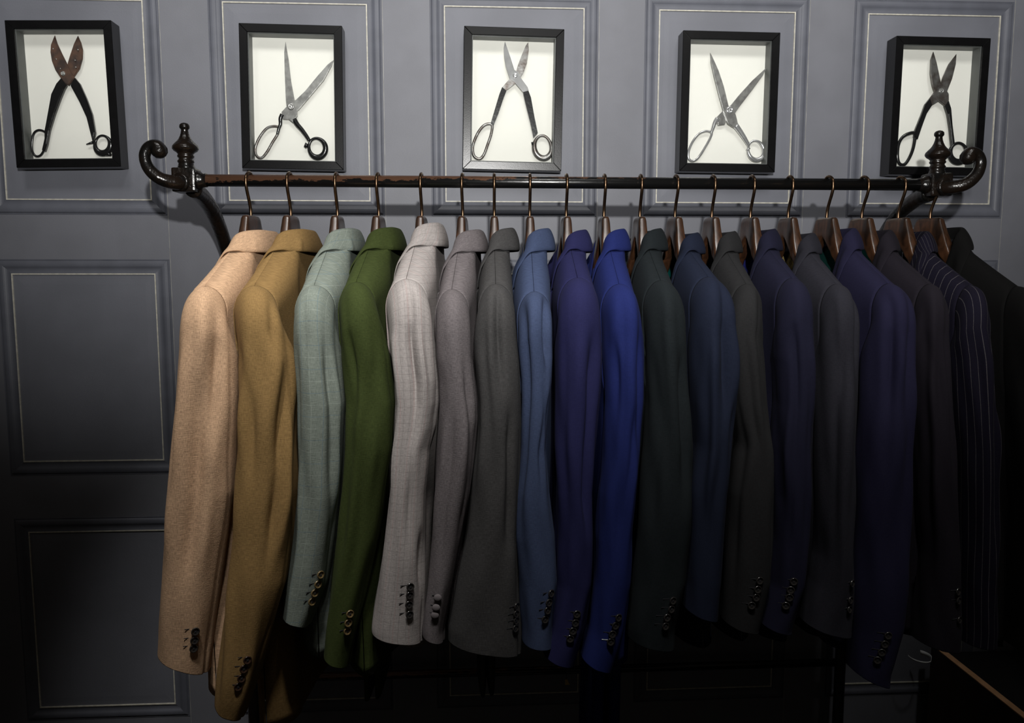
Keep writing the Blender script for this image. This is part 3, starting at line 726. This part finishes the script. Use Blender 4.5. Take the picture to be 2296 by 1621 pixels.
    for i in range(41):
        v = i/40; v = max(v*v if v < .1 else v, .00002); z = lerp(Lz, hem_l, v); d = Lz-z; f = math.sqrt(max(0, 1-(1-min(d/.052, 1))**2)); row = []; uu = []
        a = lerp(.034, .030, v); B = lerp(.050, .042, v); cx_ = -.012*smooth((v-.4)*1.6)
        for k in range(37):
            th = 2*math.pi*k/36-math.pi/2
            wob = .0025*math.sin(3*th+ph[0]+z*6)*smooth(v*5)
            row.append(Vector((cx_+(a+wob)*f*math.cos(th), .207-.022*(1-f)+(B+wob)*f*math.sin(th), z))); uu.append((.27*k/36, z))
        rows.append(row); uvs.append(uu)
    me = fix_normals(grid('sleeve', rows, False, uvs)); s2 = link('sleeve', me, [fab, lin], root)
    md = s2.modifiers.new('cloth', 'SOLIDIFY'); md.thickness = .002; md.offset = 0; md.material_offset_rim = 0
    # ---- cuff buttons
    kind = J.get('btn', 'black')
    if kind == 'covered':
        mb = J['_cov'] = button_mesh(fab, True)
    else: mb = ME_BTN[kind]
    for bi, (bx, by) in enumerate(J['buttons']):
        # find the sleeve point that the photo shows there
        best = None
        for it in range(60):
            th = -math.pi*(it+.5)/60
            v = .8
            for _ in range(3):
                p, nrm = S(th, v); zt_ = ray(bx, by, p.y).z
                v = clamp((zT-zt_)/(zT-lerp(zL, zR, (1+math.cos(th))/2)))
            p, nrm = S(th, v); q = ray(bx, by, p.y); e = abs(q.x-p.x)
            if best is None or e < best[0]: best = (e, p, nrm, th, v)
        _, p, nrm, th, v = best
        p2, n2 = S(th-.24, v)
        nl = Ri @ nrm; pl = loc(p)
        M = nl.to_track_quat('Z', 'Y').to_matrix().to_4x4()
        o = bpy.data.objects.new('button', mb); C.objects.link(o); o.parent = sl
        o.matrix_local = Matrix.Translation(pl+nl*.0006) @ M
        side = Vector((0, 0, 1)).cross(nl).normalized()
        hm = ME_HOLE
        o2 = bpy.data.objects.new('buttonhole', hm if not (J.get('white_hole') and bi == len(J['buttons'])-1) else J['white_hole']); C.objects.link(o2); o2.parent = sl
        n2 = Ri @ n2; side = Vector((0, 0, 1)).cross(n2).normalized()
        Mh = Matrix((side, n2.cross(side), n2)).transposed().to_4x4()
        o2.matrix_local = Matrix.Translation(loc(p2)+Vector((0, 0, .001))+n2*.0001) @ Mh
    if J.get('neck_label'):
        nl_ = box_obj('neck_label', (t0*.90-.0045, .052, zneck-.032), (.001, .080, .060), J['neck_label'], root)
    return root

ME_HOLE.materials.append(M_thread)
ME_HOLEW = ME_HOLE.copy(); ME_HOLEW.materials.clear(); ME_HOLEW.materials.append(M_white)
L_black = plain('lining_black', (.010, .010, .012), .5)
L_teal = plain('lining_teal', (.006, .16, .14), .45, noise=.2)
L_blue = plain('lining_blue', (.035, .04, .24), .45, noise=.2)
L_dgreen = plain('lining_green', (.006, .035, .030), .45)
L_gold = plain('lining_gold', (.66, .50, .20), .5, col2=(.10, .08, .04), nscale=95)
L_pale = plain('label_pale', (.33, .38, .46), .5, noise=.35, nscale=160)

JK = [
 dict(hook=560, top=518, peak=(460, 642), edges=[(700, 411, 528), (800, 404, 536), (900, 395, 535), (1000, 386, 531), (1100, 377, 529), (1200, 369, 516), (1300, 363, 500), (1400, 357, 486), (1500, 352, 474)],
   cuff=((352, 1455), (470, 1500)), buttons=[(437, 1415), (435, 1435), (433, 1453)], btn='black', hem=-.93, fab=fabric('tan_twill', (.47, .307, .192), .30, 1.1, .02, 'twill'),
   folds=[(-78, 13, 5, 640, 900, -4), (-48, 17, -8, 690, 1050, -6), (-95, 12, -5, 800, 1330, 2), (-128, 16, 3, 720, 1300, 0)], label='light tan twill suit jacket, leftmost on the rail'),
 dict(hook=650, top=516, peak=(572, 641), edges=[(700, 534, 645), (800, 538, 662), (900, 536, 666), (1000, 534, 664), (1100, 531, 666), (1200, 523, 660), (1300, 512, 645), (1400, 500, 615), (1500, 490, 585), (1600, 479, 556)],
   cuff=((481, 1563), (545, 1597)), buttons=[(554, 1479), (547, 1499), (540.5, 1520), (534, 1539)], btn='brown', hem=-1.0, swing=.06, crumple=.0022, fab=fabric('mustard_linen', (.205, .127, .050), .26, 1.0, .02),
   folds=[(-60, 11, -8, 625, 840, 5), (-42, 12, -7, 800, 1250, -4), (-30, 14, 5, 900, 1300, -5), (-125, 15, -3, 780, 1200, 6), (-62, 9, -4, 1050, 1330, -3)], label='mustard brown linen jacket with a crumpled sleeve and four brown cuff buttons'),
 dict(hook=755, top=514, peak=(706, 640), edges=[(700, 658, 756), (800, 662, 767), (900, 668, 775), (1000, 668, 769), (1100, 667, 764), (1200, 656, 752), (1300, 641, 738), (1400, 630, 700)],
   cuff=((636, 1370), (700, 1393)), buttons=[(718, 1288), (711.5, 1309.6), (703.5, 1329), (697, 1348.5)], btn='horn', hem=-.86, fab=fabric('sage_check', (.160, .183, .158), .26, .9, .02, 'windowpane'),
   folds=[(-62, 13, -6, 720, 1180, 4), (-45, 13, 4, 780, 1200, 4), (-105, 12, -3, 650, 900, 0)], label='sage grey-green windowpane check jacket with horn cuff buttons'),
 dict(hook=848, top=512, peak=(800, 633), edges=[(700, 762, 852), (800, 767, 875), (900, 777, 887), (1000, 774, 882), (1100, 766, 866), (1200, 757, 851), (1300, 744, 828), (1400, 733, 804), (1500, 722, 786)],
   cuff=((724, 1460), (782, 1481)), buttons=[(784, 1375.6), (780, 1396), (778, 1414)], btn='horn', hem=-.90, fab=fabric('forest_green', (.036, .048, .014), .32, .8, .02),
   folds=[(-125, 14, -7, 690, 980, 3), (-55, 16, -4, 720, 980, -6), (-80, 16, 3, 900, 1200, 0)], label='dark olive green jacket with three horn cuff buttons'),
 dict(hook=945, top=502, peak=(912, 626), edges=[(700, 876, 975), (760, 874, 977), (800, 879, 979), (850, 886, 984), (900, 889, 984), (950, 885, 978), (1000, 882, 964), (1100, 875, 957), (1200, 863, 955), (1300, 849, 955), (1400, 834, 951)],
   cuff=((829, 1412), (948, 1430)), buttons=[(918, 1315), (918, 1334), (917, 1355), (917, 1377)], btn='black', hem=-.85, fab=fabric('pale_grey_check', (.33, .302, .290), .22, .9, .02, 'check'),
   folds=[(-86, 9, -9, 650, 960, -2), (-72, 10, 5, 680, 980, 0), (-85, 12, -4, 1000, 1300, 3), (-40, 10, -8, 1180, 1400, 4), (-25, 14, -8, 900, 1000, 0)], label='pale grey fine check jacket with four black cuff buttons'),
 dict(hook=1037, top=517, peak=(1014, 649), edges=[(700, 977, 1056), (800, 978, 1060), (850, 985, 1065), (900, 987, 1071), (940, 985, 1072), (1000, 980, 1065), (1100, 974, 1054), (1200, 968, 1035), (1300, 960, 1015), (1400, 951, 992)],
   cuff=((949, 1410), (987, 1428)), buttons=[(982.5, 1340), (979, 1362), (974.6, 1379)], btn='covered', hem=-.83, fab=fabric('mauve_grey', (.132, .117, .121), .30, 1.1, .02),
   folds=[(-62, 13, -5, 780, 1050, 5), (-35, 12, -5, 1050, 1250, -4)], label='medium mauve-grey jacket with three cloth-covered cuff buttons'),
 dict(hook=1108, top=513, peak=(1112, 637), edges=[(700, 1061, 1156), (800, 1062, 1163), (900, 1072, 1167), (950, 1072, 1168), (1000, 1067, 1166), (1100, 1057, 1162), (1200, 1043, 1157), (1300, 1024, 1163), (1400, 1004, 1168)],
   cuff=((997, 1430), (1167, 1460)), buttons=[(1156, 1358.8), (1155, 1375.6), (1155, 1390.6), (1154, 1408)], btn='black', hem=-.85, fab=fabric('charcoal_wool', (.054, .0525, .0525), .30, .9, .02),
   folds=[(-86, 9, -7, 640, 920, 0), (-70, 12, -6, 880, 1290, 6), (-105, 13, 4, 700, 1100, 2)], label='charcoal grey wool jacket with a wide flared cuff and grey-rimmed buttons'),
 dict(hook=1188, top=514, peak=(1198, 654), edges=[(700, 1157, 1238), (760, 1160, 1240), (800, 1163, 1240), (850, 1167, 1236), (900, 1168, 1231), (1000, 1165, 1222), (1100, 1158, 1230), (1200, 1156, 1244), (1300, 1164, 1249), (1400, 1169, 1241)],
   cuff=((1170, 1430), (1234, 1439)), buttons=[(1233.7, 1329.8), (1228.7, 1350.5), (1225.8, 1368), (1222, 1388)], btn='black', hem=-.84, fab=fabric('slate_blue', (.047, .064, .122), .22, .8, .02),
   folds=[(-70, 11, -8, 650, 900, 9), (-100, 14, 4, 660, 860, 0), (-45, 12, -8, 860, 1010, 2), (-70, 12, 4, 880, 1050, 0)], label='slate blue jacket with four black cuff buttons, the lightest of the blue ones'),
 dict(hook=1270, top=517, peak=(1295, 623), edges=[(700, 1244, 1345), (800, 1244, 1348), (900, 1244, 1344), (1000, 1243, 1335), (1100, 1247, 1327), (1200, 1250, 1329), (1300, 1249, 1327), (1400, 1243, 1311), (1500, 1233, 1282)],
   cuff=((1236, 1456), (1286, 1482)), buttons=[(1293.8, 1376), (1289, 1396), (1284, 1414), (1277, 1431)], btn='black', hem=-.86, fab=fabric('navy_violet', (.019, .0195, .068), .2, .6, .02),
   folds=[(-62, 17, -8, 720, 1250, 0), (-95, 14, 4, 680, 1000, 0), (-20, 12, -6, 880, 980, 0)], label='violet-tinged navy jacket between slate blue and royal blue jackets'),
 dict(hook=1355, top=515, peak=(1388, 637), edges=[(700, 1347, 1438), (800, 1351, 1444), (900, 1354, 1443), (1000, 1351, 1436), (1100, 1347, 1424), (1200, 1340, 1416), (1300, 1331, 1413), (1400, 1319, 1398), (1500, 1304, 1370)],
   cuff=((1308, 1465), (1374, 1494)), buttons=[(1385, 1384), (1378.6, 1402), (1373, 1421), (1369, 1438)], btn='black', hem=-.90, white_hole=ME_HOLEW, fab=fabric('royal_blue', (.0140, .0210, .103), .2, .6, .02),
   folds=[(-50, 16, -7, 700, 1100, -2), (-90, 15, 4, 700, 1200, 0), (-125, 13, -4, 720, 1000, 0)], label='royal blue jacket with one white-stitched cuff buttonhole'),
 dict(hook=1436, top=514, peak=(1481, 629), edges=[(700, 1441, 1533), (800, 1445, 1538), (900, 1447, 1544), (1000, 1441, 1551), (1100, 1433, 1551), (1200, 1426, 1547), (1300, 1417, 1537), (1400, 1404, 1512)],
   cuff=((1399, 1422), (1498, 1447)), buttons=[(1506.6, 1346), (1503.8, 1365), (1495, 1384), (1490, 1403)], btn='black', hem=-.86, fab=fabric('bottle_black', (.0135, .0170, .0190), .25, .7, .02),
   folds=[(-60, 15, -7, 760, 1200, 0), (-25, 12, -6, 700, 800, 0), (-95, 14, 4, 650, 1000, 0)], label='near-black bottle green jacket right beside the royal blue one'),
 dict(hook=1515, top=523, peak=(1587, 621), edges=[(700, 1539, 1644), (800, 1543, 1649), (900, 1546, 1648), (1000, 1552, 1638), (1100, 1554, 1627), (1200, 1550, 1621), (1300, 1541, 1616), (1400, 1530, 1606)],
   cuff=((1531, 1356), (1604, 1383)), buttons=[], hem=-.86, lin=L_teal, fab=fabric('dark_navy', (.0135, .0175, .034), .22, .6, .02),
   folds=[(-72, 13, -8, 640, 1000, -3), (-100, 12, 5, 700, 1200, 0), (-45, 13, 4, 680, 1000, 0)], label='dark navy jacket with a teal lining showing at the neck'),
 dict(hook=1598, top=520, peak=(1672, 637), edges=[(700, 1645, 1712), (750, 1648, 1707), (800, 1650, 1712), (900, 1649, 1721), (1000, 1643, 1735), (1100, 1631, 1737), (1200, 1626, 1732), (1300, 1620, 1726), (1400, 1613, 1700)],
   cuff=((1615, 1386), (1697, 1408)), buttons=[(1702.7, 1301), (1696.7, 1321), (1694, 1339), (1686, 1356.6)], btn='black', hem=-.85, fab=fabric('dark_charcoal', (.0205, .0205, .0215), .25, .7, .02),
   folds=[(-60, 13, -5, 660, 900, 0), (-90, 12, 3, 700, 1100, 2)], label='dark charcoal jacket with a narrow upright collar, matte grey among the navies'),
 dict(hook=1685, top=515, peak=(1774, 624), edges=[(700, 1724, 1818), (800, 1726, 1822), (900, 1736, 1824), (1000, 1739, 1818), (1100, 1737, 1818), (1200, 1731, 1813), (1300, 1723, 1804), (1400, 1708, 1774)],
   cuff=((1709, 1387), (1770, 1410)), buttons=[(1780, 1303), (1773.6, 1322), (1769, 1339), (1762.5, 1357)], btn='black', hem=-.86, lin=L_blue, fab=fabric('ink_navy', (.0125, .0125, .027), .22, .6, .02),
   folds=[(-115, 15, -5, 680, 1000, 0), (-60, 15, 3, 700, 1000, 0)], label='ink navy jacket with a bright blue lining at the neck'),
 dict(hook=1770, top=524, peak=(1873, 637), edges=[(700, 1836, 1924), (800, 1840, 1923), (900, 1850, 1920), (1000, 1845, 1917), (1100, 1837, 1916), (1200, 1826, 1914), (1300, 1812, 1912), (1400, 1790, 1908)],
   cuff=((1788, 1390), (1905, 1419)), buttons=[(1908, 1307.6), (1906, 1325.5), (1904, 1345), (1902, 1365.6)], btn='black', hem=-.85, neck_label=L_gold, fab=fabric('slate_black', (.0225, .0222, .0290), .25, .7, .02),
   folds=[(-58, 10, -6, 650, 900, 2), (-110, 15, -4, 720, 1000, 3), (-85, 14, 4, 800, 1200, 0)], label='dark slate jacket with a patterned gold lining patch below its hanger'),
 dict(hook=1857, top=513, peak=(1991, 636), edges=[(700, 1933, 2050), (800, 1928, 2052), (900, 1924, 2048), (1000, 1919, 2044), (1100, 1915, 2042), (1200, 1911, 2041), (1300, 1906, 2036), (1400, 1903, 2025), (1500, 1894, 1995)],
   cuff=((1896, 1493), (1976, 1530)), buttons=[(1989.4, 1424), (1983, 1443.4), (1975, 1462), (1968, 1479)], btn='black', hem=-.90, lin=L_dgreen, fab=fabric('purple_navy', (.0160, .0150, .0370), .22, .6, .02),
   folds=[(-120, 13, -6, 660, 1000, 2), (-70, 12, -5, 660, 1000, -2), (-95, 13, 4, 700, 1200, 0)], label='purplish navy jacket whose sleeve hangs lowest of the dark ones'),
 dict(hook=1936, top=517, peak=(2083, 637), edges=[(700, 2042, 2124), (800, 2050, 2130), (900, 2056, 2136), (1000, 2056, 2141), (1100, 2054, 2144), (1200, 2050, 2148), (1300, 2046, 2152), (1400, 2040, 2155)],
   cuff=((2038, 1429), (2149, 1449)), buttons=[(2146, 1325.8), (2147, 1346), (2147.5, 1366), (2149, 1389)], btn='black', hem=-.86, lin=L_teal, fab=fabric('aubergine_black', (.0155, .0132, .0182), .25, .6, .02),
   folds=[(-60, 13, -6, 670, 1000, 0), (-105, 13, -4, 720, 1000, 0)], label='aubergine black jacket next to the pinstripe one'),
 dict(hook=2018, top=520, peak=(2175, 640), edges=[(700, 2133, 2213), (800, 2144, 2227), (900, 2148, 2234), (1000, 2150, 2239), (1100, 2155, 2240), (1200, 2158, 2239), (1300, 2160, 2236), (1400, 2160, 2236)],
   cuff=((2160, 1429), (2236, 1438)), buttons=[(2225, 1328.7), (2224.8, 1349), (2226, 1368), (2226, 1388)], btn='black', hem=-.86, neck_label=L_pale, fab=fabric('pinstripe', (.0095, .0083, .0165), .22, .6, .02, 'pinstripe'),
   folds=[(-50, 13, -6, 690, 1000, 0), (-85, 13, 3, 700, 1100, 0)], label='dark navy jacket with white pinstripes'),
 dict(hook=2090, top=511, peak=(2287, 642), edges=[(700, 2243, 2345), (800, 2246, 2352), (1000, 2250, 2360), (1200, 2250, 2362), (1400, 2245, 2355)],
   cuff=((2250, 1440), (2345, 1460)), buttons=[], hem=-.88, fab=fabric('plain_black', (.0068, .0066, .0066), .25, .7, .02),
   folds=[(-90, 14, -5, 700, 1100, 0)], label='plain black jacket, rightmost on the rail'),
]
HL = ['tan', 'mustard brown', 'sage check', 'olive green', 'pale grey', 'mauve-grey', 'charcoal wool', 'slate blue', 'violet navy', 'royal blue', 'bottle green-black', 'teal-lined navy', 'dark charcoal', 'blue-lined ink navy', 'dark slate', 'purplish navy', 'aubergine black', 'pinstripe', 'plain black']
HK = [J['hook'] for J in JK]
for i, J in enumerate(JK):
    J.setdefault('lin', L_black)
    gaps = [abs(HK[i]-HK[k]) for k in (i-1, i+1) if 0 <= k < len(HK)]
    J['thick'] = clamp(.47*sum(gaps)/len(gaps)*RAIL_Y/FPX, .028, .043)
    J['hlabel'] = 'dark walnut hanger with bronze hook carrying the %s jacket' % HL[i]
    make_jacket(J, random.Random(100+i))

# ------------------------------------------------------------------ folded trousers that show below three jackets
def trousers(hook, px0, px1, ybot, mat, label):
    p = ray(hook, 408, RAIL_Y); xw0, xw1 = ray(px0, ybot, 1.56).x, ray(px1, ybot, 1.56).x; zb = ray(px0, ybot, 1.56).z
    zt = RAIL_Z-.30; rt = empty('folded_trousers', ((xw0+xw1)/2, RAIL_Y, zb), 0, label, 'trousers')
    hw_ = (xw1-xw0)/2
    for part, (c, h) in enumerate(((-hw_*.5, hw_*.46), (hw_*.5, hw_*.46))):
        rows = []; uvs = []
        for i in range(25):
            t = i/24; z = lerp(0, zt-zb, t); row = []; uu = []
            for k in range(33):
                a = 2*math.pi*k/32; e = .7; cc, ss = math.cos(a), math.sin(a)
                k_ = lerp(1, .62, t)
                x = c*lerp(1, .55, t)+h*k_*math.copysign(abs(cc)**e, cc)+.002*math.sin(z*14+a*2)
                y = .095*math.copysign(abs(ss)**e, ss)+.003*math.sin(z*9+part)
                row.append((x, y, z+.004*math.sin(a+part))); uu.append((.36*k/32, z))
            rows.append(row); uvs.append(uu)
        me = fix_normals(grid('trouser_leg', rows, False, uvs)); o = link('trouser_leg', me, mat, rt)
        md = o.modifiers.new('cloth', 'SOLIDIFY'); md.thickness = .002; md.offset = 0
trousers(848, 815, 862, 1548, JK[3]['fab'], 'dark olive folded trousers below the olive green jacket')
trousers(1108, 1072, 1112, 1540, JK[6]['fab'], 'charcoal folded trousers below the charcoal wool jacket')
trousers(1355, 1316, 1392, 1690, JK[9]['fab'], 'navy blue folded trousers below the royal blue jacket')

# ------------------------------------------------------------------ low cabinet, paper strip and gold tag
e0 = ray(2088, 1445, WALL_Y-.05)
cab = empty('low_cabinet', (e0.x, WALL_Y-.05, 0), 0, 'low wooden cabinet with a lit wood edge and black top, bottom right', 'cabinet')
zt = e0.z; dep = .52
box_obj('side_panel', (.008, -dep/2, zt/2), (.016, dep, zt-.004), M_wood_dark, cab, .001)
box_obj('lit_edge_strip', (.008, -dep/2, zt-.0005), (.0165, dep, .003), M_lit_edge, cab, .0006)  # thin strip coloured as the lit top edge of the side panel
box_obj('side_panel', (.592, -dep/2, zt/2), (.016, dep, zt-.004), M_wood_dark, cab, .001)
box_obj('top_board', (.30, -dep/2, zt-.03), (.568, dep-.002, .018), M_black, cab, .001)
box_obj('back_panel', (.30, -.006, zt/2), (.568, .010, zt-.06), M_wood_dark, cab)
for k in range(2):
    dr = box_obj('drawer', (.30, -dep+.011, .04+(zt-.09)*(k+.5)/2), (.560, .018, (zt-.09)/2-.006), M_wood_dark, cab, .001)
    box_obj('handle', (.30, -dep-.006, .04+(zt-.09)*(k+.5)/2), (.10, .012, .010), M_iron, dr, .002)
# white paper strip curled round the lower rail
pc = ray(2062, 1490, RAIL_Y+.28)
rows = []
for j in range(2):
    row = []
    for k in range(31):
        a = math.radians(-200+k*8.6); row.append((.027*math.cos(a), .027*math.sin(a), (.012 if j else 0)*(1 if k > 18 else .35)-.002*math.cos(a)))
    rows.append(row)
me = fix_normals(grid('paper_strip', rows)); ps = link('paper_strip', me, M_white); ps.location = (pc.x, RAIL_Y+.282, LOWZ+.0096)
ps.modifiers.new('thick', 'SOLIDIFY').thickness = .0006
tag(ps, 'small curled white paper strip low down beside the cabinet', 'paper')
gp = ray(1273, 1529, RAIL_Y+.279)
gt = empty('swing_tag', (gp.x, RAIL_Y+.2790, gp.z), 0, 'tiny gold card tag hanging below the navy jackets', 'tag')
V = []
out2 = [(-.007, -.007), (.006, -.007), (.003, -.003), (.0005, .002), (-.001, .007), (-.007, .007)]
V = [(x, 0, z) for x, z in out2]+[(x, -.001, z) for x, z in out2]; n = 6
link('card', fix_normals(mesh('card', V, [tuple(range(n)), tuple(range(2*n-1, n-1, -1))]+[(k, (k+1) % n, n+(k+1) % n, n+k) for k in range(n)], False)), M_goldtag, gt)
tube('string', [(-.004, -.0005, .006), (-.004, -.0005, LOWZ-gp.z+.004), (-.004, .004, LOWZ-gp.z+.0108), (-.004, .013, LOWZ-gp.z+.0115)], .0005, M_thread, gt, 6)
